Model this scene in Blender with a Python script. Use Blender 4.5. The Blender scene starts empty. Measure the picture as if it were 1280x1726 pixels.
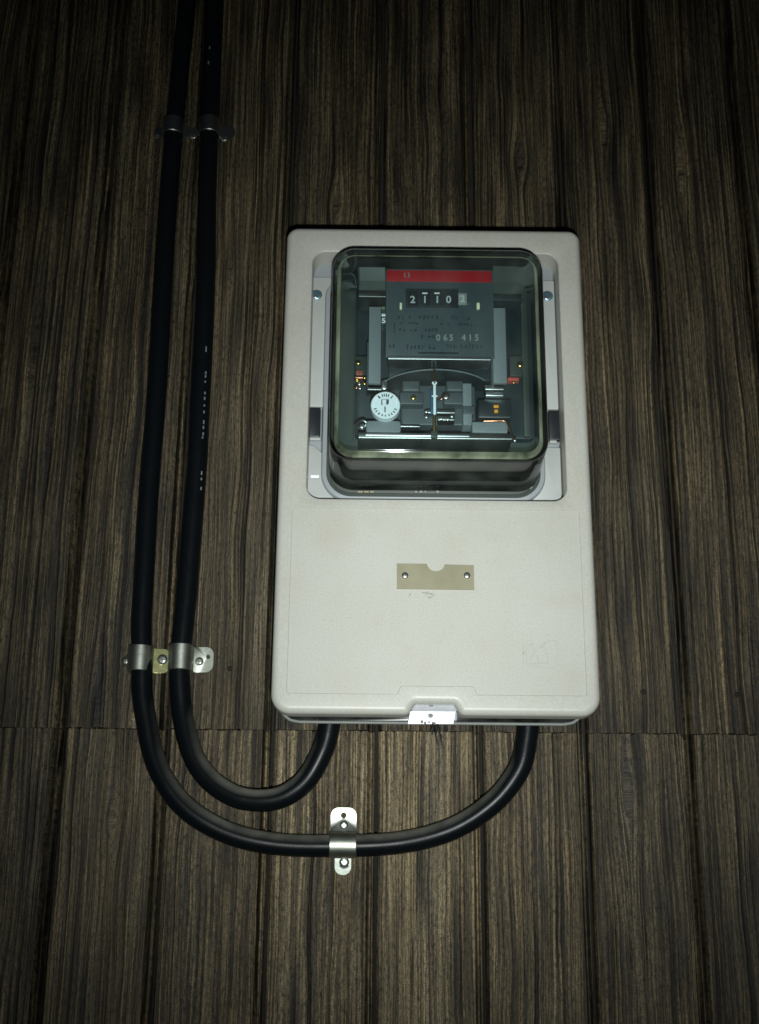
import bpy, bmesh, math, random
import numpy as np
from mathutils import Vector, Matrix

random.seed(4); rng = np.random.default_rng(7)
scn = bpy.context.scene
C = scn.collection

# ------------------------------------------------------------------ camera
W0, H0 = 1280.0, 1726.0            # size of the photograph in pixels
F = 2145.3; PITCH = 0.31546; ROLL = 0.0091; YAW = -0.00385
EYE = Vector((0.0, -0.877, 1.5))   # the wall is the plane y = 0, out of the wall is -y
M = Matrix.Rotation(YAW, 3, 'Z') @ Matrix.Rotation(PITCH, 3, 'X') @ Matrix.Rotation(-ROLL, 3, 'Y')
cam_d = bpy.data.cameras.new('camera')
cam = bpy.data.objects.new('camera', cam_d); C.objects.link(cam)
r_, u_, f_ = M @ Vector((1,0,0)), M @ Vector((0,0,1)), M @ Vector((0,1,0))
mw = Matrix((( r_.x,u_.x,-f_.x,EYE.x),(r_.y,u_.y,-f_.y,EYE.y),(r_.z,u_.z,-f_.z,EYE.z),(0,0,0,1)))
cam.matrix_world = mw
cam_d.sensor_fit = 'VERTICAL'; cam_d.sensor_height = 24.0; cam_d.lens = F/H0*24.0
cam_d.clip_start = 0.02; cam_d.clip_end = 50
scn.camera = cam

# ------------------------------------------------------------------ light: the camera's flash in a dark place
w = bpy.data.worlds.new('World'); scn.world = w; w.use_nodes = True
bg = w.node_tree.nodes['Background']; bg.inputs[0].default_value = (0.55,0.75,1.0,1); bg.inputs[1].default_value = 0.006
fl_d = bpy.data.lights.new('camera_flash', 'SPOT'); fl = bpy.data.objects.new('camera_flash', fl_d); C.objects.link(fl)
fl_d.energy = 46.0; fl_d.color = (0.95,1.0,0.97); fl_d.shadow_soft_size = 0.008
fl_d.spot_size = math.radians(110); fl_d.spot_blend = 0.6
fl_d.use_nodes = True; ln = fl_d.node_tree                    # beam of the flash head: strongest on its axis, fading to the sides
em = ln.nodes['Emission']; lt_c = ln.nodes.new('ShaderNodeTexCoord'); lt_s = ln.nodes.new('ShaderNodeSeparateXYZ')
lt_a = ln.nodes.new('ShaderNodeMath'); lt_a.operation = 'ABSOLUTE'; lt_p = ln.nodes.new('ShaderNodeMath'); lt_p.operation = 'POWER'; lt_p.inputs[1].default_value = 19.0
ln.links.new(lt_c.outputs['Normal'], lt_s.inputs[0]); ln.links.new(lt_s.outputs['Z'], lt_a.inputs[0]); ln.links.new(lt_a.outputs[0], lt_p.inputs[0]); ln.links.new(lt_p.outputs[0], em.inputs['Strength'])
FLASH = EYE + Vector((0.012, 0.0, -0.05))
aim = Vector((0.045, 0.0, 1.5+0.275))
fl.location = FLASH; fl.rotation_euler = (aim-FLASH).to_track_quat('-Z','Y').to_euler()
scn.render.resolution_x = 759; scn.render.resolution_y = 1024
vs = scn.view_settings; vs.view_transform = 'Standard'; vs.look = 'None'; vs.exposure = 0.0; vs.gamma = 1.0; vs.use_curve_mapping = False
scn.render.engine = 'CYCLES'
scn.cycles.transparent_max_bounces = 24
scn.cycles.filter_width = 1.6

def at(px, py, d=0.0):
    """the point on the plane d metres in front of the wall that the photograph shows at (px, py)"""
    v = M @ Vector(((px-W0/2)/F, 1.0, -(py-H0/2)/F))
    t = (-d - EYE.y)/v.y
    return EYE + v*t

# ------------------------------------------------------------------ helpers
def tag(o, label=None, cat=None, group=None, kind=None):
    if label: o['label'] = label
    if cat: o['category'] = cat
    if group: o['group'] = group
    if kind: o['kind'] = kind
    return o
def empty(name, loc):
    o = bpy.data.objects.new(name, None); C.objects.link(o); o.location = loc; o.empty_display_size = 0.02
    return o
def link(name, me, mat, parent=None, smooth=35):
    if mat: me.materials.append(mat)
    if smooth:
        for p in me.polygons: p.use_smooth = True
        me.set_sharp_from_angle(angle=math.radians(smooth))
    o = bpy.data.objects.new(name, me); C.objects.link(o)
    if parent:
        o.parent = parent; o.location = -root_loc(parent)
    return o
def root_loc(o):
    v = Vector((0,0,0))
    while o: v = v + o.location; o = o.parent
    return v
def from_bm(name, bm, mat, parent=None, smooth=35):
    bmesh.ops.recalc_face_normals(bm, faces=bm.faces)
    me = bpy.data.meshes.new(name); bm.to_mesh(me); bm.free()
    return link(name, me, mat, parent, smooth)

def fillet(pts, rad, n=8):
    """2D polygon (x,z) with rounded corners, n+1 points for each"""
    out = []; N = len(pts)
    for i in range(N):
        p = Vector(pts[i]); a = Vector(pts[i-1])-p; b = Vector(pts[(i+1)%N])-p
        r = rad[i] if isinstance(rad,(list,tuple)) else rad
        a.normalize(); b.normalize()
        ang = a.angle(b)
        if r < 1e-6 or abs(ang-math.pi) < 1e-3:
            out.append(p.copy()); continue
        t = r/math.tan(ang/2)
        c = p + (a+b).normalized()*(r/math.sin(ang/2))
        s = p+a*t-c; e = p+b*t-c
        a0 = math.atan2(s.y,s.x); a1 = math.atan2(e.y,e.x); dd = (a1-a0+math.pi)%(2*math.pi)-math.pi
        for k in range(n+1):
            th = a0+dd*k/n; out.append(Vector((c.x+r*math.cos(th), c.y+r*math.sin(th))))
    return out
def inset(pts, k):
    """offset a CCW polygon inwards by k (mitred)"""
    out = []; N = len(pts)
    for i in range(N):
        p = Vector(pts[i]); a = (p-Vector(pts[i-1])).normalized(); b = (Vector(pts[(i+1)%N])-p).normalized()
        na = Vector((-a.y,a.x)); nb = Vector((-b.y,b.x)); m = na+nb
        out.append(p + m*(k/(1+na.dot(nb))))
    return out
def turn(pts):
    N = len(pts); s = []
    for i in range(N):
        a = Vector(pts[i])-Vector(pts[i-1]); b = Vector(pts[(i+1)%N])-Vector(pts[i])
        s.append(1 if a.x*b.y-a.y*b.x > 0 else -1)
    return s
def round_inset(pts, rad, k, n=8):
    s = turn(pts)
    rr = [max(1e-4, r-k*sg) for r, sg in zip(rad, s)]
    return fillet(inset(pts,k), rr, n)
def ring(bm, outline, d):
    return [bm.verts.new((p.x,-d,p.y)) for p in outline]
def bridge(bm, a, b):
    n = len(a)
    for i in range(n):
        j = (i+1)%n
        try: bm.faces.new((a[i],a[j],b[j],b[i]))
        except ValueError: pass
def edges_of(bm, r):
    e = []
    for i in range(len(r)):
        x = bm.edges.get((r[i], r[(i+1)%len(r)]))
        e.append(x or bm.edges.new((r[i], r[(i+1)%len(r)])))
    return e
def fill(bm, rings):
    es = []
    for r in rings: es += edges_of(bm, r)
    bmesh.ops.triangle_fill(bm, use_beauty=True, use_dissolve=False, edges=es)
def rect(x0,z0,x1,z1): return [(x0,z0),(x1,z0),(x1,z1),(x0,z1)]
def slab(bm, outline_pts, rad, d0, d1, bev=0.0005, n=5):
    """solid with a rounded outline, back at d0, front at d1, front edge rounded by bev"""
    if not isinstance(rad,(list,tuple)): rad = [rad]*len(outline_pts)
    r0 = ring(bm, round_inset(outline_pts,rad,0,n), d0)
    r1 = ring(bm, round_inset(outline_pts,rad,0,n), d1-bev)
    r2 = ring(bm, round_inset(outline_pts,rad,bev*0.3,n), d1-bev*0.3)
    r3 = ring(bm, round_inset(outline_pts,rad,bev,n), d1)
    bridge(bm,r0,r1); bridge(bm,r1,r2); bridge(bm,r2,r3)
    bm.faces.new(r3); bm.faces.new(r0[::-1])
def pbox(name, x0,y0,x1,y1, d, th, mat, parent, rad=0.0006, bev=0.0004):
    """a slab whose front face the photograph shows between two pixels; d = depth of the front, th = thickness"""
    a = at(x0,y1,d); b = at(x1,y0,d); bm = bmesh.new()
    m = min(b.x-a.x, b.z-a.z)
    slab(bm, rect(a.x,a.z,b.x,b.z), min(rad,m*.45), d-th, d, min(bev,m*.2), 3)
    return from_bm(name, bm, mat, parent)
def pdome(name, px, py, d, r, h, mat, parent, n=20, flat=0.0):
    """round head facing out of the wall"""
    c = at(px,py,d); bm = bmesh.new(); prev = None
    prof = [(1,0),(1,.35),(.93,.62),(.75,.85),(.45,.97)]
    for (k,q) in prof:
        rg = [bm.verts.new((c.x+r*k*math.cos(2*math.pi*i/n), -(d+h*q), c.z+r*k*math.sin(2*math.pi*i/n))) for i in range(n)]
        if prev: bridge(bm, prev, rg)
        else: bm.faces.new(rg[::-1])
        prev = rg
    bm.faces.new(prev)
    return from_bm(name, bm, mat, parent)
def tube(name, pts, r, mat, parent=None, sides=16, cap=True):
    pts = [Vector(p) for p in pts]; bm = bmesh.new(); prev = None; up = Vector((0,-1,0))
    N = len(pts)
    for i,p in enumerate(pts):
        t = (pts[min(i+1,N-1)]-pts[max(i-1,0)]).normalized()
        s = t.cross(up)
        if s.length < 1e-4: s = t.cross(Vector((1,0,0)))
        s.normalize(); q = s.cross(t)
        rr = r[i] if isinstance(r,(list,tuple)) else r
        rg = [bm.verts.new(p + (s*math.cos(2*math.pi*k/sides)+q*math.sin(2*math.pi*k/sides))*rr) for k in range(sides)]
        if prev: bridge(bm, prev, rg)
        elif cap: bm.faces.new(rg[::-1])
        prev = rg
    if cap: bm.faces.new(prev)
    return from_bm(name, bm, mat, parent, 50)
def spline(P, n=10):
    P = [Vector(p) for p in P]; out = []
    for i in range(len(P)-1):
        a,b,c,e = P[max(i-1,0)],P[i],P[i+1],P[min(i+2,len(P)-1)]
        for k in range(n):
            t = k/n
            out.append(0.5*((2*b)+(c-a)*t+(2*a-5*b+4*c-e)*t*t+(3*b-a-3*c+e)*t**3))
    out.append(P[-1]); return out
def text_mesh(name, s, px, py, d, height, mat, parent, depth=0.0002, sx=1.0, rot=0.0):
    cu = bpy.data.curves.new('t','FONT'); cu.body = s; cu.align_x = 'CENTER'; cu.align_y = 'CENTER'; cu.extrude = 0.5; cu.offset = 0.02; cu.size = 1.0
    o = bpy.data.objects.new('t',cu); C.objects.link(o)
    dg = bpy.context.evaluated_depsgraph_get(); me = bpy.data.meshes.new_from_object(o.evaluated_get(dg))
    bpy.data.objects.remove(o)
    c = at(px,py,d); k = height/0.70
    cs, sn = math.cos(rot), math.sin(rot)
    for v in me.vertices:
        x, y, z = v.co.x*k*sx, v.co.y*k, v.co.z
        v.co = (c.x+x*cs-y*sn, -(d+depth*(z+.5)), c.z+x*sn+y*cs)
    me.name = name; me.materials.clear()
    return link(name, me, mat, parent, 0)

# ------------------------------------------------------------------ materials
def new_mat(name):
    m = bpy.data.materials.new(name); m.use_nodes = True; nt = m.node_tree
    return m, nt, nt.nodes['Principled BSDF']
def N(nt, t, **kw):
    n = nt.nodes.new(t)
    for k,v in kw.items(): setattr(n,k,v)
    return n
def plain(name, col, rough=0.5, metal=0.0, var=0.18, scale=300, bump=0.0, spec=0.5):
    m, nt, b = new_mat(name)
    tc = N(nt,'ShaderNodeTexCoord'); nz = N(nt,'ShaderNodeTexNoise'); nz.inputs['Scale'].default_value = scale; nz.inputs['Detail'].default_value = 5
    nt.links.new(tc.outputs['Object'], nz.inputs['Vector'])
    mx = N(nt,'ShaderNodeMix', data_type='RGBA')
    nt.links.new(nz.outputs['Fac'], mx.inputs[0])
    mx.inputs[6].default_value = (*[c*(1-var) for c in col],1); mx.inputs[7].default_value = (*[min(1,c*(1+var)) for c in col],1)
    nt.links.new(mx.outputs[2], b.inputs['Base Color'])
    b.inputs['Roughness'].default_value = rough; b.inputs['Metallic'].default_value = metal; b.inputs['Specular IOR Level'].default_value = spec
    if bump:
        bp = N(nt,'ShaderNodeBump'); bp.inputs['Strength'].default_value = bump; bp.inputs['Distance'].default_value = 0.0005
        nt.links.new(nz.outputs['Fac'], bp.inputs['Height']); nt.links.new(bp.outputs[0], b.inputs['Normal'])
    return m

def wood_material():
    m, nt, b = new_mat('stained_wood_grain'); L = nt.links.new
    gu = N(nt,'ShaderNodeAttribute', attribute_name='gu'); gz = N(nt,'ShaderNodeAttribute', attribute_name='gz'); tn = N(nt,'ShaderNodeAttribute', attribute_name='tint')
    def vec(su, sz):
        a = N(nt,'ShaderNodeMath', operation='MULTIPLY'); a.inputs[1].default_value = su; L(gu.outputs['Fac'], a.inputs[0])
        c = N(nt,'ShaderNodeMath', operation='MULTIPLY'); c.inputs[1].default_value = sz; L(gz.outputs['Fac'], c.inputs[0])
        v = N(nt,'ShaderNodeCombineXYZ'); L(a.outputs[0], v.inputs[0]); L(c.outputs[0], v.inputs[1]); L(tn.outputs['Fac'], v.inputs[2])
        return v.outputs[0]
    def noise(su, sz, det=2, rough=.5):
        n = N(nt,'ShaderNodeTexNoise'); n.inputs['Scale'].default_value = 1; n.inputs['Detail'].default_value = det; n.inputs['Roughness'].default_value = rough
        L(vec(su,sz), n.inputs['Vector']); return n.outputs['Fac']
    def ramp(x, st):
        r = N(nt,'ShaderNodeValToRGB'); e = r.color_ramp.elements
        while len(e) < len(st): e.new(.5)
        for k,(p,c) in enumerate(st): e[k].position = p; e[k].color = (*c,1) if isinstance(c,tuple) else (c,c,c,1)
        L(x, r.inputs[0]); return r.outputs[0]
    def mult(a, c, f=1.0):
        x = N(nt,'ShaderNodeMix', data_type='RGBA', blend_type='MULTIPLY'); x.inputs[0].default_value = f
        L(a, x.inputs[6]); L(c, x.inputs[7]); return x.outputs[2]
    broad = noise(45, 2.5, 3)          # slow change of stain over the boards
    grit = noise(1500, 1300, 3, .7)    # weathered speckle
    line = noise(430, 7, 3, .6)        # grain lines, about 3 mm
    fine = noise(1100, 12, 2, .6)      # hair lines
    pore = noise(900, 220, 2, .7)      # short flecks
    col = ramp(broad, [(.25,(.108,.081,.041)),(.5,(.116,.090,.050)),(.75,(.122,.099,.060))])
    col = mult(col, ramp(line, [(.36,.40),(.45,.72),(.52,.95),(.60,1.05),(.72,1.3)]))
    col = mult(col, ramp(fine, [(.38,.25),(.5,.9),(.64,1.5)]), .9)
    col = mult(col, ramp(pore, [(.34,.2),(.46,.9),(.66,1.4)]), .8)
    col = mult(col, ramp(grit, [(.36,.3),(.5,1.0),(.64,1.6)]), .9)
    rg_ = N(nt,'ShaderNodeAttribute', attribute_name='ridge'); col = mult(col, ramp(rg_.outputs['Fac'], [(.10,.12),(.36,.66),(.58,1.0),(.80,1.5)]))   # stain rubbed off the ridges, left in the furrows
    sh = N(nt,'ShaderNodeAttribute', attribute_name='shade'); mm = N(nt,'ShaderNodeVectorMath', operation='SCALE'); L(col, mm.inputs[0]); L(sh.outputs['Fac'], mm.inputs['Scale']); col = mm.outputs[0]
    L(col, b.inputs['Base Color'])
    b.inputs['Roughness'].default_value = .5; b.inputs['Specular IOR Level'].default_value = .45
    ad = N(nt,'ShaderNodeMath', operation='ADD'); L(line, ad.inputs[0]); L(fine, ad.inputs[1])
    a2 = N(nt,'ShaderNodeMath', operation='MULTIPLY_ADD'); L(pore, a2.inputs[0]); a2.inputs[1].default_value = .8; L(ad.outputs[0], a2.inputs[2])
    a3 = N(nt,'ShaderNodeMath', operation='MULTIPLY_ADD'); L(grit, a3.inputs[0]); a3.inputs[1].default_value = .7; L(a2.outputs[0], a3.inputs[2]); a2 = a3
    bp = N(nt,'ShaderNodeBump'); bp.inputs['Strength'].default_value = .8; bp.inputs['Distance'].default_value = .0009
    L(a2.outputs[0], bp.inputs['Height']); L(bp.outputs[0], b.inputs['Normal'])
    return m

def cover_material():
    m, nt, b = new_mat('aged_cream_plastic'); L = nt.links.new
    tc = N(nt,'ShaderNodeTexCoord')
    def noise(s, det=4, sc=(1,1,1)):
        mp = N(nt,'ShaderNodeMapping'); mp.inputs['Scale'].default_value = sc; L(tc.outputs['Object'], mp.inputs[0])
        n = N(nt,'ShaderNodeTexNoise'); n.inputs['Scale'].default_value = s; n.inputs['Detail'].default_value = det; L(mp.outputs[0], n.inputs['Vector']); return n.outputs['Fac']
    def mix(f, a, c):
        x = N(nt,'ShaderNodeMix', data_type='RGBA'); L(f, x.inputs[0])
        for s, v in ((6,a),(7,c)):
            if isinstance(v, tuple): x.inputs[s].default_value = (*v,1)
            else: L(v, x.inputs[s])
        return x.outputs[2]
    base = mix(noise(14,6), (.380,.380,.338), (.455,.458,.425))
    r = N(nt,'ShaderNodeValToRGB'); r.color_ramp.elements[0].position=.48; r.color_ramp.elements[1].position=.85; L(noise(38,9), r.inputs[0])
    base = mix(r.outputs[0], base, (.395,.383,.33))                      # yellowed, handled patches
    r2 = N(nt,'ShaderNodeValToRGB'); r2.color_ramp.elements[0].position=.71; r2.color_ramp.elements[1].position=.76; L(noise(700,2), r2.inputs[0])
    base = mix(r2.outputs[0], base, (.30,.28,.22))                      # specks of dirt
    r3 = N(nt,'ShaderNodeValToRGB'); r3.color_ramp.elements[0].position=.62; r3.color_ramp.elements[1].position=.8; r3.color_ramp.elements[1].color=(.5,.5,.5,1); L(noise(60,5,(1,1,.08)), r3.inputs[0])
    base = mix(r3.outputs[0], base, (.40,.39,.33))                      # run marks
    gr = N(nt,'ShaderNodeMix', data_type='RGBA', blend_type='MULTIPLY'); gr.inputs[0].default_value = 1.0; gm = N(nt,'ShaderNodeMapRange'); L(noise(850,3), gm.inputs[0]); gm.inputs[1].default_value=.3; gm.inputs[2].default_value=.7; gm.inputs[3].default_value=.92; gm.inputs[4].default_value=1.06
    L(base, gr.inputs[6]); L(gm.outputs[0], gr.inputs[7]); base = gr.outputs[2]      # fine grain of the moulding
    L(base, b.inputs['Base Color']); b.inputs['Roughness'].default_value = .42
    bp = N(nt,'ShaderNodeBump'); bp.inputs['Strength'].default_value = .12; bp.inputs['Distance'].default_value = .0004
    L(noise(1300,3), bp.inputs['Height']); L(bp.outputs[0], b.inputs['Normal'])
    return m

def glass_material(name, tint, edge, haze, rough=.03, ior=1.5, film=(.42,.48,.43)):
    """thin clear glass or plastic: tinted see-through, mirror by Fresnel, a film of dust that also serves for painted edge glow"""
    m = bpy.data.materials.new(name); m.use_nodes = True; nt = m.node_tree; nt.nodes.clear(); L = nt.links.new
    out = N(nt,'ShaderNodeOutputMaterial')
    lw = N(nt,'ShaderNodeLayerWeight'); lw.inputs[0].default_value = .5
    mx = N(nt,'ShaderNodeMix', data_type='RGBA'); mx.inputs[6].default_value = (*tint,1); mx.inputs[7].default_value = (*edge,1)
    pw = N(nt,'ShaderNodeMath', operation='POWER'); L(lw.outputs['Facing'], pw.inputs[0]); pw.inputs[1].default_value = 1.5
    L(pw.outputs[0], mx.inputs[0])
    tr = N(nt,'ShaderNodeBsdfTransparent'); L(mx.outputs[2], tr.inputs[0])
    gl = N(nt,'ShaderNodeBsdfGlossy'); gl.inputs['Roughness'].default_value = rough
    fr = N(nt,'ShaderNodeFresnel'); fr.inputs[0].default_value = ior
    s1 = N(nt,'ShaderNodeMixShader'); L(fr.outputs[0], s1.inputs[0]); L(tr.outputs[0], s1.inputs[1]); L(gl.outputs[0], s1.inputs[2])
    df = N(nt,'ShaderNodeBsdfDiffuse'); df.inputs[0].default_value = (*film,1)
    tc = N(nt,'ShaderNodeTexCoord'); nz = N(nt,'ShaderNodeTexNoise'); nz.inputs['Scale'].default_value = 60; nz.inputs['Detail'].default_value = 8; mp = N(nt,'ShaderNodeMapping'); mp.inputs['Scale'].default_value = (1,1,.45); L(tc.outputs['Object'], mp.inputs[0]); L(mp.outputs[0], nz.inputs['Vector'])
    mr = N(nt,'ShaderNodeMapRange'); mr.inputs[1].default_value=.35; mr.inputs[2].default_value=.75; mr.inputs[3].default_value=haze*.2; mr.inputs[4].default_value=haze*2.0; L(nz.outputs['Fac'], mr.inputs[0])
    f2 = N(nt,'ShaderNodeMath', operation='POWER'); L(lw.outputs['Facing'], f2.inputs[0]); f2.inputs[1].default_value = 2.0   # the film looks denser at a slant
    f3 = N(nt,'ShaderNodeMath', operation='MULTIPLY_ADD'); L(f2.outputs[0], f3.inputs[0]); f3.inputs[1].default_value = 6.0; f3.inputs[2].default_value = 1.0
    f4 = N(nt,'ShaderNodeMath', operation='MULTIPLY'); L(mr.outputs[0], f4.inputs[0]); L(f3.outputs[0], f4.inputs[1])
    s2 = N(nt,'ShaderNodeMixShader'); L(f4.outputs[0], s2.inputs[0]); L(s1.outputs[0], s2.inputs[1]); L(df.outputs[0], s2.inputs[2])
    L(s2.outputs[0], out.inputs[0]); return m

def cable_material():
    m, nt, b = new_mat('black_rubber_sheath'); L = nt.links.new
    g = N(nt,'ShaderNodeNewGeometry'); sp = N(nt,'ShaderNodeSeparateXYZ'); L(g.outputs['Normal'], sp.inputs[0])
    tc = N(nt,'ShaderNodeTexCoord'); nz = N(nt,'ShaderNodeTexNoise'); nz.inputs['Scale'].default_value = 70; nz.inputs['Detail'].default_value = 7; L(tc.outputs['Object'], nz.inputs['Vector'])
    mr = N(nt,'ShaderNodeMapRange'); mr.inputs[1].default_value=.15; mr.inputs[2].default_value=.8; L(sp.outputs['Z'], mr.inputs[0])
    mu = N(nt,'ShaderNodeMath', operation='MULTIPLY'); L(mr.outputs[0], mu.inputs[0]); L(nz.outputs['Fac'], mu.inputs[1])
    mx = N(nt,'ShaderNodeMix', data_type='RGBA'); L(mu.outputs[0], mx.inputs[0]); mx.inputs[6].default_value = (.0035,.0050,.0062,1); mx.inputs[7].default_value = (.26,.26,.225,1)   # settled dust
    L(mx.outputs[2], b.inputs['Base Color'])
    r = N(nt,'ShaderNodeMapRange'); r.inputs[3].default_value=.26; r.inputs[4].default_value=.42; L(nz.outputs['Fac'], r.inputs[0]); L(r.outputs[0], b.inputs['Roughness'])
    b.inputs['Specular IOR Level'].default_value = .16
    n2 = N(nt,'ShaderNodeTexNoise'); n2.inputs['Scale'].default_value = 900; L(tc.outputs['Object'], n2.inputs['Vector'])
    bp = N(nt,'ShaderNodeBump'); bp.inputs['Strength'].default_value=.15; bp.inputs['Distance'].default_value=.0003; L(n2.outputs['Fac'], bp.inputs['Height']); L(bp.outputs[0], b.inputs['Normal'])
    return m

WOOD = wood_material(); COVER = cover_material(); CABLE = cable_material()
GLASS = glass_material('meter_glass', (.88,.94,.94), (.36,.42,.39), .015, .05, 1.38)
GLEDGE = glass_material('glass_edge_glow', (.60,.66,.56), (.36,.42,.34), .30, .15, 1.38, (.42,.44,.30))  # olive film on the inner fillet paints the glow of the glass edge
CLEAR = glass_material('smoked_clear_plastic', (.50,.50,.55), (.3,.3,.34), .03, .07)
BACKING = plain('dark_backing', (.008,.007,.005), .9)
GREYP = plain('pale_grey_plastic', (.36,.38,.37), .45, var=.06, scale=120)
RINGP = plain('blue_grey_plastic', (.25,.275,.29), .4, var=.06, scale=120)
BLACKP = plain('black_plastic', (.014,.018,.022), .4)
ZINC = plain('zinc_plate', (.42,.45,.40), .42, 1.0, .30, 140, .3)
ZINCY = plain('yellow_passivated_zinc', (.62,.62,.30), .26, 1.0, .25, 260, .15)
ALU = plain('brushed_aluminium', (.78,.79,.82), .34, 1.0, .06, 400)
STEEL = plain('dull_steel', (.36,.37,.36), .36, 1.0, .2, 600)
TAN = plain('tan_plate', (.225,.212,.140), .5, 0, .22, 90, .1)
SLATE = plain('slate_enamel', (.055,.073,.083), .5, var=.1, scale=150)
DARKH = plain('dark_housing', (.012,.021,.027), .5)
OLIVE = plain('olive_grey_base', (.036,.046,.040), .5)
ARM = plain('grey_cast_arm', (.19,.21,.225), .55, var=.08)
CAST = plain('grey_cast_block', (.060,.072,.080), .5, var=.12)
RED = plain('red_enamel', (.40,.004,.012), .45, var=.1)
WHITE = plain('white_print', (.85,.9,.94), .5, var=.04)
DIGIT = plain('ivory_digit', (.52,.57,.60), .5, var=.25, scale=900)
PRINT = plain('dark_print', (.012,.016,.02), .6)
PALEP = plain('pale_print', (.26,.28,.25), .6)
BRASS = plain('brass', (.75,.52,.16), .25, 1.0, .15)
COPPER = plain('copper', (.80,.36,.20), .3, 1.0, .15)
ORANGE = plain('orange_glow', (1.0,.36,.01), .25)  # bright orange colour stands in for the glowing marks
CREAMP = plain('cream_pointer', (.85,.88,.60), .4)
SHEATHP = plain('sheath_print', (.13,.16,.17), .6)
PENCIL = plain('pencil_grey', (.345,.37,.345), .7)
SCUFF = plain('dark_scuff', (.16,.15,.12), .8)
HOLE = plain('dull_grey_rivet', (.16,.17,.17), .6)
RIMP = plain('off_white_plastic', (.19,.20,.19), .6)

# ------------------------------------------------------------------ the wall of grooved boards
SEAM = at(640,1232).z; X0 = -0.2135; PITCHX = 0.0718
def vnoise(seed):
    """smooth 1D value noise as a function"""
    t = np.random.default_rng(seed).random(8192)*2-1
    def f(x):
        i = np.floor(x).astype(int); s = x-i; s = s*s*(3-2*s)
        return t[i % 8192]*(1-s)+t[(i+1) % 8192]*s
    return f
NA, NB, NC = vnoise(1), vnoise(2), vnoise(3)
def v2(seed):
    t = np.random.default_rng(seed).random((256,256))*2-1
    def f(x,z):
        i = np.floor(x).astype(int); j = np.floor(z).astype(int); s = x-i; q = z-j; s = s*s*(3-2*s); q = q*q*(3-2*q)
        g = lambda a,b: t[a%256,b%256]
        return (g(i,j)*(1-s)+g(i+1,j)*s)*(1-q)+(g(i,j+1)*(1-s)+g(i+1,j+1)*s)*q
    return f
WA, WB = v2(11), v2(12)
wall_bm = bmesh.new()
for v in ((-.60,.0118,SEAM-.42),(.66,.0118,SEAM-.42),(.66,.0118,2.5),(-.60,.0118,2.5)): wall_bm.verts.new(v)
wall_bm.verts.ensure_lookup_table()
front = [v for v in wall_bm.verts]; back = [wall_bm.verts.new((v.co.x,.03,v.co.z)) for v in front]
wall_bm.faces.new(front); wall_bm.faces.new(back[::-1]); bridge(wall_bm, front, back)
wall = tag(from_bm('wall', wall_bm, BACKING, None, 0), 'dark brown wood grain board wall with vertical grooves behind the meter', 'wall', None, 'structure')

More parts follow.
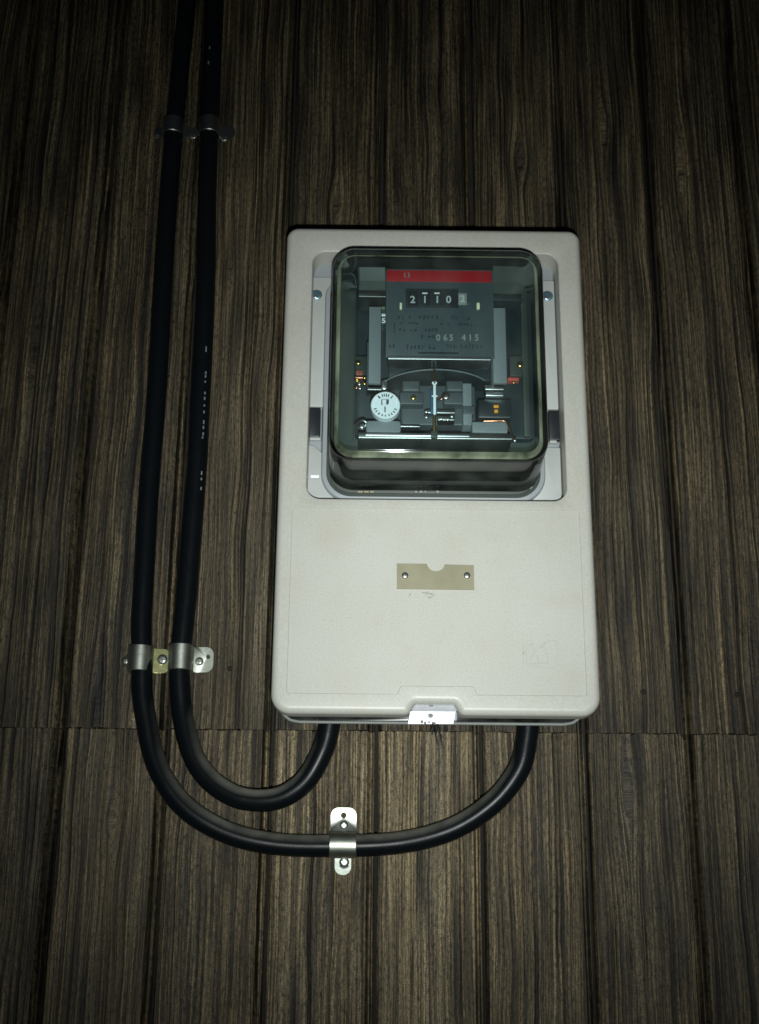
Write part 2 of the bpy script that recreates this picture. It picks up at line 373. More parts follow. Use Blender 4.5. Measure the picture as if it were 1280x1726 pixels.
SHADE = {(0,2):1.5,(0,3):1.7,(0,1):1.15,(0,4):1.1,(0,-1):.9,(0,0):.95,(0,5):.85,(0,6):.8}   # pale boards below the box; flash brightness also put into their tone
def plank(i, z0, z1, row):
    h = PITCHX/2
    xs = np.unique(np.round(np.concatenate([np.linspace(-h+.0022,-h+.0048,7), np.linspace(-h+.0048,h-.0052,168), np.linspace(h-.0052,h-.0001,16)]),7))
    nz = int((z1-z0)/.0055); zs = np.linspace(z0,z1,nz)
    X, Z = np.meshgrid(xs, zs)
    cx = X0+(i+.5)*PITCHX; wx = X+cx
    off = 3.7*i+17.3*row
    warp = .0022*WA(wx*18+off, Z*4.5+off)+.0014*WB(wx*60+off, Z*17+off)+.00035*WA(wx*210+off, Z*55+off)
    # cathedral figure: lens-shaped swellings of the grain
    for k in range(2 if row else 1):
        r = np.random.default_rng(500+100*row+10*i+k); kx = r.uniform(-.022,.022); kz = r.uniform(z0,z1); kw = r.uniform(.002,.005); kh = r.uniform(.015,.05)
        dx = (X-kx)/kw; warp = warp - kw*1.1*np.tanh(dx)*np.exp(-(dx*.5)**2)*np.exp(-((Z-kz)/kh)**2)
    gu = wx+warp+off*.013
    crest = (1-np.abs(NB(gu*430)))**4*(.55+.45*WB(gu*90,Z*11+off))
    comb = (.5+.5*np.cos(2*np.pi*(gu/.0043+1.6*NA(gu*70)+.5*NB(gu*140))))**2*(.75+.35*WA(gu*160,Z*13+off))
    crest = .35*crest+.75*comb
    furrow = (1-np.abs(NA(gu*360+9)))**6*np.clip(.55+.6*WA(gu*130,Z*10+off),0,1)
    hgt = .00010*NA(gu*150)+.00016*NB(gu*420)+.00016*NC(gu*900)+.0009*(crest-.32)-.0008*furrow
    if row: hgt = hgt*1.35  # upper boards: deeper relief and stain contrast stand in for slanting light
    hgt -= .0011*np.clip(NB(gu*260+40)-.62,0,1)*np.clip(WA(gu*140,Z*7+off)+.5,0,1)*2.6   # open splits along the grain
    hgt += .00035*WB(gu*120, Z*24+off)
    el, er = X+h-.0022, h-X                          # distance from the left edge and from the right edge
    prof = -.0035*np.clip((.0018-el)/.0018,0,1)**1.6 - .0085*np.clip((.0054-er)/.0022,0,1)**.9
    prof += .0072*np.exp(-(((X-(h-.0011))/.0008)**4)) # tongue showing in the groove
    face = np.clip((el-.0004)/.002,0,1)*np.clip((er-.0044)/.002,0,1)
    jag = np.clip(.0004*NC(wx*700+off)+.0005*NA(wx*160+off),0,1)    # chipped ends at the joint
    Z = Z + np.where(np.arange(nz)[:,None] == (0 if row else nz-1), jag[0][None,:]*(1 if row else -1), 0)
    y = -(hgt*(.15+.85*face)+prof-.0004)
    nx = len(xs)
    verts = np.stack([X.ravel(), y.ravel(), (Z-z0).ravel()],1)
    a = (np.arange(nz-1)[:,None]*nx+np.arange(nx-1)[None,:]).ravel()
    faces = np.stack([a,a+1,a+nx+1,a+nx],1)
    # ends and sides back to the backing
    base = len(verts); per = np.concatenate([np.arange(nx), nx-1+nx*np.arange(1,nz), (nz-1)*nx+np.arange(nx-2,-1,-1), nx*np.arange(nz-2,0,-1)])
    bv = verts[per].copy(); bv[:,1] = .0115
    m = len(per); k = np.arange(m); sf = np.stack([base+(k+1)%m, base+k, base+m+k, base+m+(k+1)%m],1)
    verts = np.concatenate([verts,verts[per],bv]); faces = np.concatenate([faces,sf])
    me = bpy.data.meshes.new('plank'); nv, nf = len(verts), len(faces)
    me.vertices.add(nv); me.vertices.foreach_set('co', verts.ravel())
    me.loops.add(nf*4); me.loops.foreach_set('vertex_index', faces.ravel().astype(np.int32))
    me.polygons.add(nf); me.polygons.foreach_set('loop_start', np.arange(nf,dtype=np.int32)*4)
    me.update(calc_edges=True)
    rdg = np.clip(hgt/.0010*.5+.55,0,1)
    g = np.concatenate([gu.ravel(), gu.ravel()[per], gu.ravel()[per]]); zz = np.concatenate([Z.ravel(), Z.ravel()[per], Z.ravel()[per]])
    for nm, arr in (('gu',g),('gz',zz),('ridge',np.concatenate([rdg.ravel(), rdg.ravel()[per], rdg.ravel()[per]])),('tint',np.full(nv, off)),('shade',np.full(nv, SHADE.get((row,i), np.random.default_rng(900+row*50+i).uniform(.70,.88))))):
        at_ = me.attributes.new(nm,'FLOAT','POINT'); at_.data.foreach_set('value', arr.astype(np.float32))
    for p in me.polygons: p.use_smooth = True
    me.materials.append(WOOD)
    o = bpy.data.objects.new('plank', me); C.objects.link(o); o.location = (cx,0,z0); o.parent = wall
    return o
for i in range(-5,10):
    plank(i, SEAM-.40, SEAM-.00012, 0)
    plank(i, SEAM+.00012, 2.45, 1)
for (px,py) in ((1085,1166),(1243,1171),(208,43),(388,1127)):
    pdome('nail', px,py,.0002,.0020,.0006, BACKING, wall, 12)

# ------------------------------------------------------------------ meter box
FD = .070                                     # front of the cover
a = at(456,1204,FD); b = at(1014,1204,FD); t = at(731,384,FD)
BX0, BX1, BZ0, BZ1 = a.x, b.x, (a.z+b.z)/2, t.z
BX0, BX1 = BX0-.0003, BX1+.0003
CX = (BX0+BX1)/2
box = tag(empty('meter_box', (CX,0,BZ0)), 'cream plastic meter box with a large window opening, fixed to the board wall', 'meter box')
n0 = at(689,1203,FD).x; n1 = at(778,1203,FD).x; nz_ = at(733,1185,FD).z
OUT = [(BX0,BZ0),(n0,BZ0),(n0+.004,nz_),(n1-.004,nz_),(n1,BZ0),(BX1,BZ0),(BX1,BZ1),(BX0,BZ1)]
RAD = [.0125,.0050,.0022,.0022,.0050,.0125,.0085,.0085]
ox0, ox1 = at(523,600,FD).x, at(947,600,FD).x; oz0, oz1 = at(735,842,FD).z, at(735,426,FD).z
OPEN = rect(ox0,oz0,ox1,oz1); ORAD = [.0095,.0095,.0095,.0095]
pl = at(483,1168,FD); pr = at(990,1174,FD); pt = at(735,858,FD).z; q0 = at(671,1160,FD); q1 = at(804,1160,FD); qz = at(735,1157,FD).z
pz = at(735,1171,FD).z
PAN = [(pl.x,pz),(q0.x,pz),(q0.x+.0018,qz),(q1.x-.0018,qz),(q1.x,pz),(pr.x,pz),(pr.x,pt),(pl.x,pt)]
PR = [.0012,.0010,.0022,.0022,.0010,.0012,.003,.003]
bm = bmesh.new(); FR = .0046; prev = None
rings = [(.0026,.006),(.0026,.0041),(0.0,.004)] ; rings = [(.0025,.062),(.0025,.0562),(.0012,.0552),(0,.0560)]
rings += [(0,FD-FR)]+[(FR*(1-math.cos(th)), FD-FR+FR*math.sin(th)) for th in [math.radians(k) for k in (12,25,38,52,66,78,90)]]
for k,d in rings:
    rg = ring(bm, round_inset(OUT,RAD,k,8), d)
    if prev: bridge(bm, prev, rg)
    prev = rg
o1 = ring(bm, round_inset(OPEN,ORAD,-.0009,8), FD)
prev2 = o1
for k,d in ((-.0005,FD-.0002),(-.00012,FD-.0006),(0,FD-.0012),(.0004,FD-.020),(-.003,FD-.0202)):
    rg = ring(bm, round_inset(OPEN,ORAD,k,8), d); bridge(bm, prev2, rg); prev2 = rg
p1 = ring(bm, round_inset(PAN,PR,0,4), FD); p2 = ring(bm, round_inset(PAN,PR,.0003,4), FD-.0006); bridge(bm,p1,p2)
fill(bm, [prev,o1,p1]); fill(bm, [p2])
cover = from_bm('cover', bm, COVER, box, 40)
# back box standing on the wall
bm = bmesh.new(); BB = rect(BX0+.004,BZ0+.024,BX1-.004,BZ1-.003); prev = first = None
for k,d in ((0,-.0008),(0,.0600),(.0028,.0600),(.0028,.0290)):
    rg = ring(bm, round_inset(BB,[.007]*4,k,6), d)
    if prev: bridge(bm,prev,rg)
    first = first or rg; prev = rg
bm.faces.new(prev); bm.faces.new(first[::-1])
from_bm('back_box', bm, GREYP, box)
# see-through skirt below the cover, with its pale rim
z_r = at(735,1220,.046).z
sx0, sx1 = at(474,1215,.046).x, at(982,1215,.046).x
bm = bmesh.new(); slab(bm, rect(sx0,z_r+.0012,sx1,BZ0+.0236), [.009,.009,.001,.001], .0435, .046, .0004)
from_bm('skirt', bm, CLEAR, box)
pts = [(sx0,0,BZ0+.012),(sx0,0,z_r+.008),(sx0+.0035,0,z_r+.0035),(sx0+.010,0,z_r+.0009),(sx0+.03,0,z_r+.0005),(sx1-.03,0,z_r+.0005),(sx1-.010,0,z_r+.0009),(sx1-.0035,0,z_r+.0035),(sx1,0,z_r+.008),(sx1,0,BZ0+.012)]
tube('skirt_rim', [(x,-.0455,z) for x,_,z in spline(pts,6)], .0010, RIMP, box, 8)
# bent latch plate in the notch
lt = empty('latch_plate', (0,0,0)); bpy.data.objects.remove(lt)
bm = bmesh.new()
rows = [(696,770,1183,.0600),(695,770,1198,.0612),(692,768,1200,.0613),(688,764,1220,.0598)]
fr = []
for x0,x1,y,d in rows: fr.append((at(x0,y,d), at(x1,y,d)))
vs_ = [(bm.verts.new(p),bm.verts.new(q)) for p,q in fr]
for k in range(3): bm.faces.new((vs_[k][0],vs_[k][1],vs_[k+1][1],vs_[k+1][0]))
bmesh.ops.recalc_face_normals(bm, faces=bm.faces)
ex = bmesh.ops.solidify(bm, geom=bm.faces[:], thickness=.0008)
latch = from_bm('latch_plate', bm, plain('dull_aluminium',(.50,.51,.55),.55,1.0,.15,200,.2), box, 20)
bm = bmesh.new(); slab(bm, rect(n0+.0015,z_r+.001,n1-.0015,nz_+.006), .001, .040, .0535, .0005); from_bm('latch_bracket', bm, RINGP, box)
pdome('rivet', 727,1191,.0603,.0017,.0004, HOLE, latch, 12)
pdome('rivet', 726,1206,.0608,.0017,.0004, HOLE, latch, 12)
for x0,y0,x1,y1 in ((709,1214,714,1219),(715,1216,719,1220),(722,1215,725,1219),(728,1217,735,1220)):
    pbox('stain', x0,y0,x1,y1, .0607,.0004, SCUFF, latch, .0003,.0001)
# riveted tan plate with a half-round notch
bm = bmesh.new(); PD = FD-.0006
A = at(669,993,PD); B = at(799,952,PD); cxp = at(735,952,PD).x; nr = .0056
outl = [Vector((A.x,A.z)),Vector((B.x,A.z-.0002)),Vector((B.x,B.z-.0006)),Vector((cxp+nr*1.05,B.z-.0003))]
outl += [Vector((cxp+nr*math.cos(t_), B.z-.0003-nr*.85*math.sin(t_))) for t_ in [math.radians(k) for k in range(10,171,16)]]
outl += [Vector((cxp-nr*1.1,B.z)),Vector((A.x,B.z))]
r0 = ring(bm,outl,PD-.0002); r1 = ring(bm,outl,PD+.0011); bridge(bm,r0,r1); fill(bm,[r1]); fill(bm,[r0])
# (loose seal wires hang under the latch)
for w_ in ([(735,1214,.0600),(737,1226,.0560),(735,1240,.0500),(739,1256,.0470)],[(737,1214,.0600),(741,1230,.0545),(744,1246,.0500),(748,1268,.0470)],[(729,1216,.0600),(731,1228,.056),(728,1238,.053)]):
    tube('seal_wire', spline([at(*q_) for q_ in w_],6), .00045, BLACKP, box, 6)
plate = from_bm('riveted_plate', bm, TAN, box, 20)
for px in (683,787.5): pdome('rivet', px,970,PD+.0010,.0022,.0011, STEEL, plate, 16)
# scuff under the plate: a few scratched strokes
def stroke(name, pts, wpx, d, mat, parent):
    P = [at(x,y,d) for x,y in pts]; r = wpx/F*.82/2
    bm = bmesh.new(); prev = None
    for i,p in enumerate(P):
        t_ = (P[min(i+1,len(P)-1)]-P[max(i-1,0)]).normalized(); s = Vector((-t_.z,0,t_.x))*r
        cur = (bm.verts.new(p-s),bm.verts.new(p+s),bm.verts.new(p+s+Vector((0,-.00008,0))),bm.verts.new(p-s+Vector((0,-.00008,0))))
        if prev:
            for k in range(4): bm.faces.new((prev[k],prev[(k+1)%4],cur[(k+1)%4],cur[k]))
        else: bm.faces.new(cur)
        prev = cur
    bm.faces.new(prev[::-1])
    return from_bm(name, bm, mat, parent, 0)
for s in ([(712,998),(718,1000),(722,997)],[(719,1003),(723,999),(727,1003)],[(726,1000),(732,1002),(730,1005)],[(721,1006),(725,1008),(729,1005)],[(690,1004),(693,1001)]):
    stroke('scratch', s, 1.1, PD, SCUFF, box)
# faint emblem outline at the lower right of the cover
for s in ([(882,1101),(887,1096),(897,1084)],[(897,1084),(899,1092),(902,1097)],[(892,1112),(904,1097),(918,1084),(927,1080),(936,1079),(940,1084),(940,1098)],[(883,1087),(882,1119)],[(887,1100),(888,1117)],
          [(884,1119),(904,1119),(924,1118)],[(907,1104),(906,1112),(910,1118)],[(921,1101),(924,1110),(923,1118)],[(918,1084),(921,1098)],[(922,1126),(936,1126)],[(888,1122),(912,1124)]):
    stroke('emblem_line', s, 1.2, PD, PENCIL, box)

# ------------------------------------------------------------------ electricity meter in the opening
meter = tag(empty('electric_meter', (CX,-.0302,oz0)), 'electricity meter with square glass cover, dial register and red strip, set in the cream box', 'electric meter')
MB = .056                                            # front of the meter's base plate
g0 = at(559,411,.115); g1 = at(931,782,.115)
GX0, GX1, GZ1 = g0.x, g1.x, g0.z; GZ0 = at(735,822,.060).z
zt = at(735,469,MB).z
lx0, lx1 = ox0-.0015, ox1-.0012
bm = bmesh.new(); slab(bm, rect(lx0,oz0+.0022,lx1,oz1+.002), .0065, .0302, MB-.004, .0006); base = from_bm('base', bm, RINGP, meter)
# two ears of the base plate, left and right, cut round the clips
el = at(566,600,MB).x; er = at(905,600,MB).x
z_c0 = at(530,743,MB).z; z_c1 = at(530,686,MB).z
def ear(pts, rad):
    bm = bmesh.new(); slab(bm, pts, rad, MB-.0045, MB, .0007, 4); return from_bm('base_plate', bm, GREYP, meter)
cl = at(545,700,MB).x; cr = at(922,700,MB).x
ear([(lx0,z_c1+.0004),(cl,z_c1+.0004),(cl+.003,z_c1+.004),(cl+.004,zt),(lx0,zt)], .0008)
ear([(lx0,oz0+.003),(cl+.010,oz0+.003),(cl+.002,z_c0-.011),(cl-.006,z_c0-.003),(lx0,z_c0-.003)], [.007,.003,.003,.001,.0008])
ear([(er,z_c1+.0004),(lx1,z_c1+.0004),(lx1,zt-.0008),(er,zt-.0008)], .0008)
ear([(er-.01,oz0+.003),(lx1,oz0+.003),(lx1,z_c0-.003),(er,z_c0-.003)], [.003,.007,.0008,.001])
pbox('clip', 521,687,541,736, .0590,.0050, BLACKP, meter, .0008,.0006)
pbox('clip_hinge', 522,737,541,741, .0580,.0030, GREYP, meter, .0006,.0004)
pbox('clip', 926,692,943,741, .0590,.0050, BLACKP, meter, .0008,.0006)
pbox('clip_hinge', 927,742,939,746, .0580,.0030, GREYP, meter, .0006,.0004)
TEAL = plain('blue_zinc', (.20,.34,.42), .35, .8, .2)
for px,py in ((534,497),(923,499)):
    s = pdome('screw', px,py,MB-.0002,.0040,.0012, TEAL, meter, 20)
    c = at(px-1,py+2,MB+.0014); 
    pdome('screw_tip', px-2,py+3,MB+.0010,.0016,.0008, ALU, s, 12)
pbox('paint_chip', 524,801,538,805, MB+.0001,.0002, WHITE, meter, .0001,.0001)
# blue-grey rim that carries the glass
RIM = rect(GX0-.0058,oz0+.0016,GX1+.0036,zt-.004); RR = [.021,.021,.012,.012]
bm = bmesh.new(); r0 = ring(bm, round_inset(RIM,RR,-.0008,10), MB-.004); r1 = ring(bm, round_inset(RIM,RR,0,10), .0575); r2 = ring(bm, round_inset(RIM,RR,.0008,10), .0590); r3 = ring(bm, round_inset(RIM,RR,.0035,10), .0595); 
for p,q in ((r0,r1),(r1,r2),(r2,r3)): bridge(bm,p,q)
from_bm('rim', bm, RINGP, meter)
bm = bmesh.new(); r3 = ring(bm, round_inset(RIM,RR,.0034,10), .0594); r4 = ring(bm, round_inset(RIM,RR,.0060,10), .0592); r5 = ring(bm, round_inset(RIM,RR,.0062,10), MB-.004); bridge(bm,r3,r4); bridge(bm,r4,r5); from_bm('inner_rim_dark', bm, OLIVE, meter)  # added dark lining keeps the lit inside of the rim dim
bm = bmesh.new(); slab(bm, [tuple(p) for p in inset(RIM,.0041)], [.017,.017,.008,.008], MB-.0046, .0545, .0004); from_bm('base_floor', bm, OLIVE, meter)
for x0,x1 in ((603,612),(614,622),(624,631),(700,703),(708,712),(716,718),(736,740)):
    pbox('dust_crumb', x0,827,x1,830, .0590,.0012, PALEP if x0>640 else TAN, meter, .0003,.0002)
# glass cover: outer and inner skin
GL = rect(GX0,GZ0,GX1,GZ1); GR = [.0165]*4
def glass_rings(k0, dfront, back, fr):
    s = []
    s.append((k0-.0012, back)); s.append((k0, back+.006))
    for th in [math.radians(v) for v in (0,15,30,45,60,75,90)]:
        s.append((k0+.0008+fr*(1-math.cos(th)), dfront-fr+fr*math.sin(th)))
    return s
bm = bmesh.new()
for k0,dfront,back,fr,flip in ((0,.115,.0565,.0070,1),(.0032,.1118,.0568,.0058,0)):
    prev = None
    for k,d in glass_rings(k0,dfront,back,fr):
        rg = ring(bm, round_inset(GL,GR,k,12), d)
        if prev:
            nf0 = len(bm.faces); bridge(bm, prev, rg)
            if not flip and dfront-fr*.75 < d < dfront-fr*.10:
                bm.faces.ensure_lookup_table()
                for f in bm.faces[nf0:]: f.material_index = 1
        prev = rg
    bm.faces.new(prev)
gc = from_bm('glass_cover', bm, GLASS, meter, 60); gc.data.materials.append(GLEDGE)

# works behind the glass
FLR = .0545
pbox('housing', 598,446,893,737, .0620,.0070, DARKH, meter, .004,.001)
pbox('housing_edge', 596,446,600,735, .0660,.0100, CAST, meter)
pbox('housing_edge', 884,470,887,735, .0660,.0100, OLIVE, meter)
pbox('top_beam', 604,445,884,500, .0700,.0080, OLIVE, meter, .002,.001)
pbox('side_bar', 604,491,652,500, .0860,.0200, STEEL, meter)
pbox('side_bar', 830,497,880,506, .0860,.0200, DARKH, meter)
np_ = pbox('nameplate', 650,455,831,602, .0970,.0012, SLATE, meter, .0004,.0003)
pbox('nameplate_foot', 654,601,828,605, .0972,.0150, ALU, meter, .0004,.0004)
pbox('register_body', 660,480,822,598, .0955,.0340, DARKH, meter)
pbox('red_strip', 652,457,829,474, .0973,.0003, RED, np_, .0002,.0001)
stroke('strip_mark', [(683,460),(682,464),(684,468)], 1.5, .0974, PALEP, np_); stroke('strip_mark', [(688,460),(691,464),(688,468)], 1.5, .0974, PALEP, np_)
win = pbox('counter_window', 684,487,773,518, .0975,.0006, PRINT, meter, .0003,.0002)
for k,(px,ch) in enumerate(((697,'2'),(717.5,'1'),(738.5,'1'),(757.5,'0'))):
    pbox('number_drum', px-8,490,px+8,516, .0980,.0008, BLACKP, meter, .0003,.0003)
    text_mesh('digit', ch, px-1, 505.5, .0980, .0052, DIGIT, meter, .0001, .95)
for px in (717,737.5): pbox('digit_edge', px-5,493,px+4,495.2, .0982,.0002, WHITE, meter, .0001,.0001)
dr = pbox('number_drum', 773,494,787,513, .0982,.0010, PALEP, meter, .0003,.0003)
text_mesh('digit', '2', 780, 504, .0982, .0050, DIGIT, meter, .0001, .95)
pbox('scale_tick', 785,506,793,513, .0978,.0006, CAST, meter)
for x0,x1 in ((674,678),(804,809)): pbox('pointer', x0,510,x1,520, .0990,.0020, CREAMP, meter, .0004,.0003)
def scribble(name, x0, x1, y, h, pitch, mat, parent, gap=.25, wmin=1.2):
    """a row of print too small to read: short strokes"""
    bm = bmesh.new(); x = x0; r = random.Random(int(x0*7+y)); d = .0971
    while x < x1:
        if r.random() > gap:
            for _ in range(3):
                w_, h_ = (r.uniform(.5,.8)*pitch, 1.0) if r.random()<.45 else (1.0, r.uniform(.5,1)*h)
                xx = x+r.uniform(0,.3)*pitch; yy = y+r.uniform(0,max(.1,h-h_))
                p = at(xx,yy+h_,d); q = at(xx+w_,yy,d); slab(bm, rect(p.x,p.z,q.x,q.z), .00002, d-.0001, d, .00003, 1)
        x += pitch
    return from_bm(name, bm, mat, parent, 0)
scribble('printed_line', 671,692,532,6,6, PRINT, np_); scribble('printed_line', 706,738,531,8,7.5, PRINT, np_, .1); scribble('printed_line', 752,768,531,9,7, PRINT, np_, .1); scribble('printed_line', 782,818,533,7,6, PRINT, np_, .4)
scribble('printed_line', 672,700,542,5,5.5, PRINT, np_); scribble('printed_line', 735,805,544,5,6.5, PRINT, np_, .35)
scribble('printed_line', 672,700,554,5,6.5, PRINT, np_, .3); scribble('printed_line', 716,740,552,6,6, PRINT, np_, .4)
scribble('printed_line', 710,732,564,7,6, PRINT, np_, .3)
scribble('printed_line', 656,668,580,8,6, PRINT, np_, .1); scribble('printed_line', 680,734,581,8,6.2, PRINT, np_, .1); scribble('printed_line', 745,810,580,8,6.4, PRINT, np_, .15)
pbox('printed_rule', 705,594,774,596, .0972,.0002, PRINT, np_, .00005,.00003)
pbox('printed_rule', 664.5,544,666,562, .0972,.0002, PRINT, np_, .00005,.00003)
for px,ch in ((739,'0'),(751,'6'),(761,'5'),(782,'4'),(793,'1'),(804,'5')):
    text_mesh('serial_digit', ch, px,569.5,.0970,.0046, PALEP, np_, .00012, .85)
# arms that carry the register
for x0,x1,y0,y1 in ((621,643,517,646),(832,852,519,645)):
    pbox('arm', x0,y0,x1,y1, .0960,.0030, ARM, meter, .0005,.0004)
    pbox('arm_foot', x0-3,y1-70,x0+1,y1+2, .0920,.0200, CAST, meter)
pbox('side_label', 643.5,516,650,556, .0925,.0020, SLATE, meter)
pbox('label_mark', 643.5,517,649,521, .0928,.0003, TAN, meter,.0001,.0001); pbox('label_mark', 643.5,529,650,533, .0928,.0003, WHITE, meter,.0001,.0001)
text_mesh('label_digit','5',647,541,.0926,.0035, WHITE, meter,.00015,1.2); pbox('label_mark', 645.5,547,649,558, .0930,.0003, PRINT, meter,.0001,.0001)
# rotating disc, seen edge-on from below
dz = at(735,623,.0965).z; dxc = at(738,623,.0965).x; bm = bmesh.new(); R_ = .0400; yc = .0565
def disc_ring(r,z): return [bm.verts.new((dxc+r*math.cos(2*math.pi*k/72), -(yc+r*math.sin(2*math.pi*k/72)), z)) for k in range(72)]
d0,d1,d2,d3 = disc_ring(R_-.0004,dz-.0005),disc_ring(R_,dz-.0002),disc_ring(R_,dz+.0004),disc_ring(R_-.0004,dz+.0006)
bridge(bm,d0,d1);bridge(bm,d1,d2);bridge(bm,d2,d3); bm.faces.new(d0); bm.faces.new(d3)
disc = from_bm('disc', bm, plain('dark_disc',(.03,.04,.045),.4,.3), meter)
tube('disc_rim', [(dxc+(R_+.0002)*math.cos(t_), -(yc+(R_+.0002)*math.sin(t_)), dz) for t_ in [math.radians(v) for v in range(35,150,3)]], .0005, ARM, disc, 6)
pbox('rear_yoke', 655,606,828,640, .0760,.0120, DARKH, meter)
for x in (727,733): pbox('yoke_rib', x,604,x+3,619, .0935,.0010, DARKH, meter)
# magnet and coil blocks under the disc
pbox('magnet', 676,650,801,716, .0760,.0190, CAST, meter, .002,.001)
for x0,x1 in ((678,708),(752,781)):
    pbox('pole_piece', x0,641,x1,659, .0830,.0150, CAST, meter, .001,.0025)
    pbox('pole_piece', x0-4,661,x1+6,681, .0845,.0150, CAST, meter, .001,.0008)
pbox('bracket', 781,646,795,716, .0860,.0200, ARM, meter, .0006,.0005)
pbox('bracket_lug', 781,684,800,697, .0870,.0200, CAST, meter)
s = pdome('bolt', 697,670,.0846,.0022,.0014, BRASS, meter, 6)
s = pdome('bolt', 752,668,.0846,.0030,.0016, STEEL, meter, 8)
tube('lever', spline([at(738,676,.088),at(745,672,.090),at(752,664,.089),at(757,668,.087)],5), .0007, COPPER, meter, 8)
pbox('rail', 717,690,768,696, .0860,.0080, STEEL, meter); pbox('rail', 738,701,767,708, .0870,.0090, STEEL, meter)
for px,py in ((719,694),(719,703),(744,706),(762,702),(755,707)): pdome('screw', px,py,.0862,.0014,.0012, ALU, meter, 10)
# upright spindle guard: gilt ends, white middle
pbox('spindle', 730.5,622,735,737, .0985,.0016, BRASS, meter, .0004,.0004); pbox('spindle_sleeve', 730.8,643,735,698, .0992,.0012, WHITE, meter, .0003,.0003)
pbox('spindle_sleeve', 728.5,643,737,647, .0992,.0010, WHITE, meter); pbox('spindle_sleeve', 728,666,738,668, .0993,.0010, WHITE, meter)
BLUE = plain('blue_plate', (.02,.09,.20), .4); pbox('blue_plate', 726,656,737,697, .0890,.0040, BLUE, meter)
pbox('spindle_foot', 727,726,738,737, .0990,.0100, OLIVE, meter)
# round white seal badge
bm = bmesh.new(); c = at(650,683,.0985); br = 26.0/F*(.877-.0985)*1.03; n = 40; prev = None
for k,d in ((1,-.006),(1,.0),(.96,.0005),(.86,.0005),(.84,.0),(.0001,.0)):
    rg = [bm.verts.new((c.x+br*k*math.cos(2*math.pi*i/n), -(.0985+d), c.z+br*k*math.sin(2*math.pi*i/n))) for i in range(n)]
    bridge(bm,prev,rg) if prev else bm.faces.new(rg[::-1])
    prev = rg
badge = from_bm('seal_badge', bm, plain('badge_enamel',(.86,.90,.94),.4,0,.05), meter)
def mark(x0,y0,x1,y1,wd,mat=PRINT): stroke('badge_mark', [(x0,y0),(x1,y1)], wd, .0986, mat, badge)
mark(644,674,644,683,1.8); mark(653,674,653,682,3.5,SLATE); mark(655,673,655,680,1.6); mark(649.3,685,649.3,695,2.0); mark(643,673,655,673,.8)
for k,ang in enumerate((128,108,96,84,72,52,200,214,232,252,270,290,306,322,338)):
    t_ = math.radians(ang); ra, rb = (14.5,20) if k<6 else (16,20.5)
    mark(650+ra*math.cos(t_),683-ra*math.sin(t_),650+rb*math.cos(t_),683-rb*math.sin(t_), 2.6 if k in (0,8) else 2.0, PRINT if k%3==0 else SLATE)
# lower shelf, feet, wires
pbox('foot_pad', 617,709,676,730, .0930,.0250, ARM, meter, .002,.001); pbox('foot_pad', 796,711,856,729, .0930,.0250, ARM, meter, .001,.0008)
pbox('shelf', 604,731,864,738, .0965,.0360, STEEL, meter, .0005,.0005)
pbox('shelf_edge', 616,731,792,734, .0975,.0010, ALU, meter, .0003,.0003)
pbox('shelf_lip', 672,717,708,719, .0900,.0060, ALU, meter, .0002,.0002)
for x in (608,868):
    pbox('terminal_plate', x-8,600,x+12,634, .0740,.0120, OLIVE, meter)
def coil(px,py,d,r,mat,nm='screw'): return pdome(nm,px,py,d,r,.0016,mat,meter,12)
coil(604,612,.0760,.0018,BRASS); coil(877,615,.0760,.0024,BRASS)
pbox('terminal_block', 600,624,612,632, .0800,.0060, plain('dull_red',(.30,.09,.06),.5), meter); pbox('terminal_block', 856,636,875,641, .0800,.0060, plain('coral_red',(.55,.08,.06),.45), meter)
pbox('terminal_bar', 599,633,613,637, .0820,.0060, COPPER, meter)
for px,py,m_ in ((602,642,BRASS),(606,648,ALU),(601,654,COPPER),(615,637,BRASS),(615,647,BRASS),(607,655,ALU),(866,645,BRASS)): coil(px,py,.0780,.0014,m_)
pbox('clamp_bar', 817,649,851,657, .0880,.0100, STEEL, meter, .001,.001); pbox('clamp_bar', 819,660,849,667, .0880,.0080, ALU, meter, .0004,.0004)
pbox('clamp_bar', 619,652,644,657, .0880,.0100, STEEL, meter); pbox('post', 643,640,653,656, .0900,.0060, ALU, meter, .0015,.001)
pbox('lamp_box', 806,673,862,704, .0840,.0180, BLACKP, meter, .001,.001)
pbox('orange_glow_mark', 832.5,682.5,841,687, .0846,.0008, ORANGE, meter, .0004,.0003); pbox('orange_glow_mark', 833.5,690,840,695.5, .0846,.0008, ORANGE, meter, .0006,.0003)
tube('wire', spline([at(816,710,.0935),at(835,709.5,.094),at(851,710,.094),at(857,718,.0945),at(863,733,.095),at(868,744,.096)],5), .0006, COPPER, meter, 8)
pdome('wire_end', 868,743,.0962,.0013,.0016, ALU, meter, 10)
tube('wire', spline([at(600,718,.084),at(606,711,.088),at(613,709,.0895),at(618,714,.089),at(610,724,.088)],5), .0012, STEEL, meter, 8)
pdome('wire_end', 610,719,.0895,.0020,.0014, ALU, meter, 10)

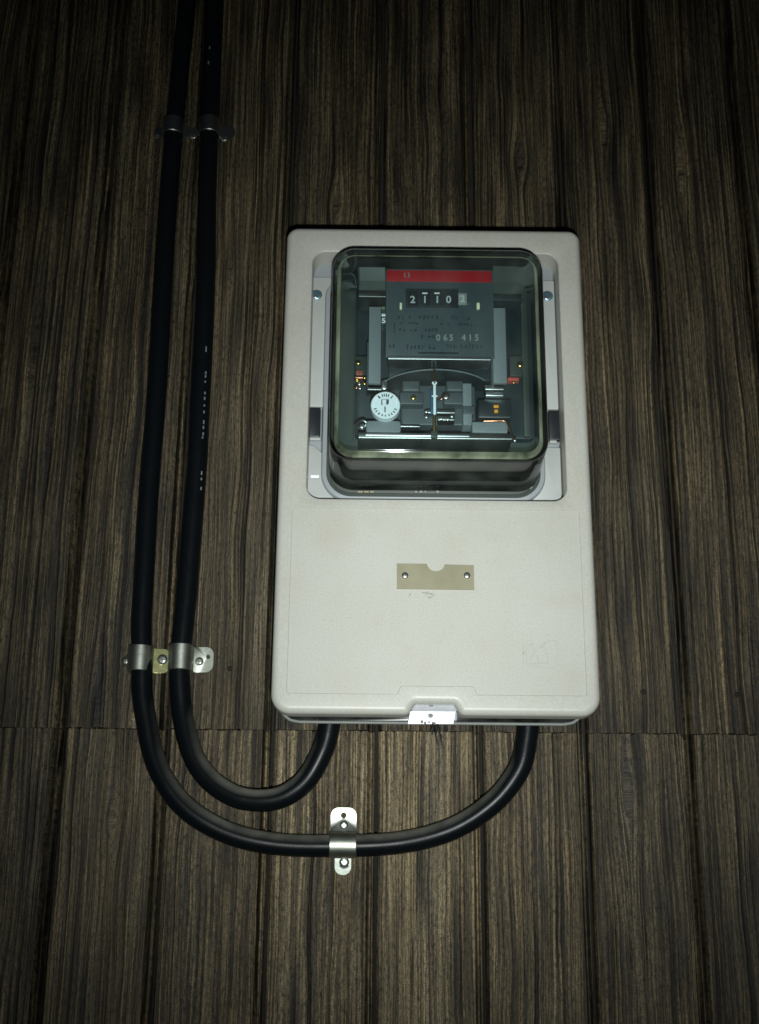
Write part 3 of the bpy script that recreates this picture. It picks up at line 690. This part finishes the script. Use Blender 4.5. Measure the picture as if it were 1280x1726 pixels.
# ------------------------------------------------------------------ cables
CR = .0073
def cable(px, label):
    P = [at(x,y,.0088+dd) for x,y,dd in px]
    pts = spline(P,8); jr = np.random.default_rng(len(px)); a1, a2 = vnoise(len(px)+60), vnoise(len(px)+70)
    pts = [p + Vector((.0007*float(a1(np.array([i*.13]))[0]), 0, .0005*float(a2(np.array([i*.13]))[0]))) for i,p in enumerate(pts)]
    o = tube('cable', pts, [CR*(1+.012*float(a2(np.array([i*.31]))[0])) for i in range(len(pts))], CABLE, None, 24)
    return tag(o, label, 'cable', 'black supply cables on the board wall')
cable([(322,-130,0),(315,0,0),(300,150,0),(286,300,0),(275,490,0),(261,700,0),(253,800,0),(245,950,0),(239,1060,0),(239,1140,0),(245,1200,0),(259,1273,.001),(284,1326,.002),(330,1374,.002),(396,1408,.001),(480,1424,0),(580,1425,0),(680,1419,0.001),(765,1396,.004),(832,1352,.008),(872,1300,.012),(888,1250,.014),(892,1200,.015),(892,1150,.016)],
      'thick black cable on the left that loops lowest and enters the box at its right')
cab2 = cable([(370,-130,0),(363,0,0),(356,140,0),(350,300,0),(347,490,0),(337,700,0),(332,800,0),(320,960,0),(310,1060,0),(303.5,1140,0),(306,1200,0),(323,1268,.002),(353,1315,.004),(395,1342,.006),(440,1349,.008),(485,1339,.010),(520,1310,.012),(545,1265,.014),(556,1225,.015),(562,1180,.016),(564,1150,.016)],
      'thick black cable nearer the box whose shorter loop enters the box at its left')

for px,py,h_ in ((348,588,9),(347.5,628,5),(347,634,4),(346.5,643,3),(346,662,4),(345.5,671,5),(345,683,3),(344.5,694,4),(344,711,6),(343.5,720,5),(343,731,5),(342,737,3),(340.5,797,6),(340,807,4),(339.5,823,5),(352,105,5),(354,80,4)):
    c_ = at(px-1.2,py,.0088); w_ = c_.x
    pbox('printed_mark', px-1.6,py-h_/2,px+1.0,py+h_/2, .0164,.0008, SHEATHP, cab2, .0002,.0001)

# ------------------------------------------------------------------ metal cable straps
def strap(px, py, axis, width, label, mat, tabs, screws, bd=.0088, group='metal cable straps on the wall'):
    """arched strap over a cable: axis 'v' = cable runs up the wall, 'h' = sideways. tabs: (side, length, half width, material)"""
    c = at(px,py,bd)
    root = tag(empty('cable_strap', (c.x,0,c.z)), label, 'cable strap', group)
    def put(u,v,w): return Vector((c.x+u,-w,c.z+v)) if axis=='v' else Vector((c.x+v,-w,c.z+u))
    R = CR+.0003; T = .0009; hw = width/2
    prof = []
    for k in range(17):
        t_ = math.pi*k/16; prof.append((-math.cos(t_), math.sin(t_)))
    def pr(r): return [(-r,.0008)]+[(r*a_, bd+r*b_) for a_,b_ in prof]+[(r,.0008)]
    bm = bmesh.new(); rows = []
    for r,v in ((R,-hw),(R+T*.6,-hw),(R+T,-hw+.0004),(R+T,hw-.0004),(R+T*.6,hw),(R,hw)): rows.append([bm.verts.new(put(u,v,w_)) for u,w_ in pr(r)])
    for k in range(6):
        a_,b_ = rows[k],rows[(k+1)%6]
        for i in range(len(a_)-1): bm.faces.new((a_[i],a_[i+1],b_[i+1],b_[i]))
    from_bm('band', bm, mat, root, 40)
    for side,ln,thw,tm,tilt,hole in tabs:
        bm = bmesh.new(); u0 = R*.98; rc = min(.0052,thw*.93); outl = fillet([(u0,-thw)]+[(u0+ln*k/8,-thw) for k in range(1,6)]+[(u0+ln,-thw),(u0+ln,thw)]+[(u0+ln*k/8,thw) for k in range(5,0,-1)]+[(u0,thw)],[.0004]+[0]*5+[rc,rc]+[0]*5+[.0004],6)
        def q(p,h): 
            return put(side*p.x, p.y, .0016+h+(p.x-u0)*tilt[0]+p.y*tilt[1]+.0024*math.exp(-(p.x-u0)/.0028))
        r0 = [bm.verts.new(q(p,0)) for p in outl]; r1 = [bm.verts.new(q(p,T)) for p in outl]
        bridge(bm,r0,r1)
        if hole:
            hc = Vector((u0+hole[0],hole[1])); hr = hole[2]
            hp = [hc+Vector((math.cos(2*math.pi*k/14),math.sin(2*math.pi*k/14)))*hr for k in range(14)]
            h0 = [bm.verts.new(q(p,0)) for p in hp]; h1 = [bm.verts.new(q(p,T)) for p in hp]
            bridge(bm,h0,h1); fill(bm,[r1,h1]); fill(bm,[r0,h0])
        else: bm.faces.new(r1); bm.faces.new(r0[::-1])
        from_bm('tab', bm, tm, root, 30)
    for sx,sy,r in screws:
        s = pdome('screw', sx,sy,.0028,r,.0022, ZINC, root, 18)
        if (sx,sy) in ((580.5,1453),(274,1112),(336,1115)): pdome('washer', sx,sy,.0023,r*1.32,.0007, HOLE, s, 18)
        p = at(sx,sy,.0050); bm = bmesh.new()
        for w1,h1 in ((r*.55,r*.13),(r*.13,r*.55)): slab(bm, rect(p.x-w1,p.z-h1,p.x+w1,p.z+h1), .00005, .0044, .0051 if w1>h1 else .00515, .00005, 1)
        from_bm('screw_slot', bm, STEEL, s, 0)
    return root
strap(236.5,1111,'v',.0178,'lower steel strap over the left cable, with a shiny yellowish middle tab',ZINC,[(-1,.0050,.0046,ZINC,(0,0),None),(1,.0125,.0085,ZINCY,(.02,.0),None)],[(212.5,1115,.0026),(274,1112,.0036)])
strap(305,1109,'v',.0180,'lower steel strap over the right cable, with a square tab towards the box',ZINC,[(1,.0145,.0088,ZINC,(.10,.05),(.0108,.002,.0015))],[(336,1115,.0032)])
strap(292,216,'v',.0140,'upper strap over the left cable, high above the meter box',STEEL,[(-1,.0085,.0036,STEEL,(0,0),None),(1,.0120,.0050,STEEL,(0,0),None)],[(265,230,.0024),(326,230,.0034)])
strap(353.5,215,'v',.0140,'upper strap over the right cable, high above the meter box',STEEL,[(1,.0120,.0062,STEEL,(0,0),None)],[(378,234,.0034)])
strap(578.5,1424,'h',.0178,'single steel strap holding the bottom of the cable loop below the box',ZINC,[(1,.0170,.0086,ZINC,(.06,0),(.0120,.0,.0020)),(-1,.0115,.0054,ZINC,(-.015,0),None)],[(580,1391,.0030),(580.5,1453,.0034)])
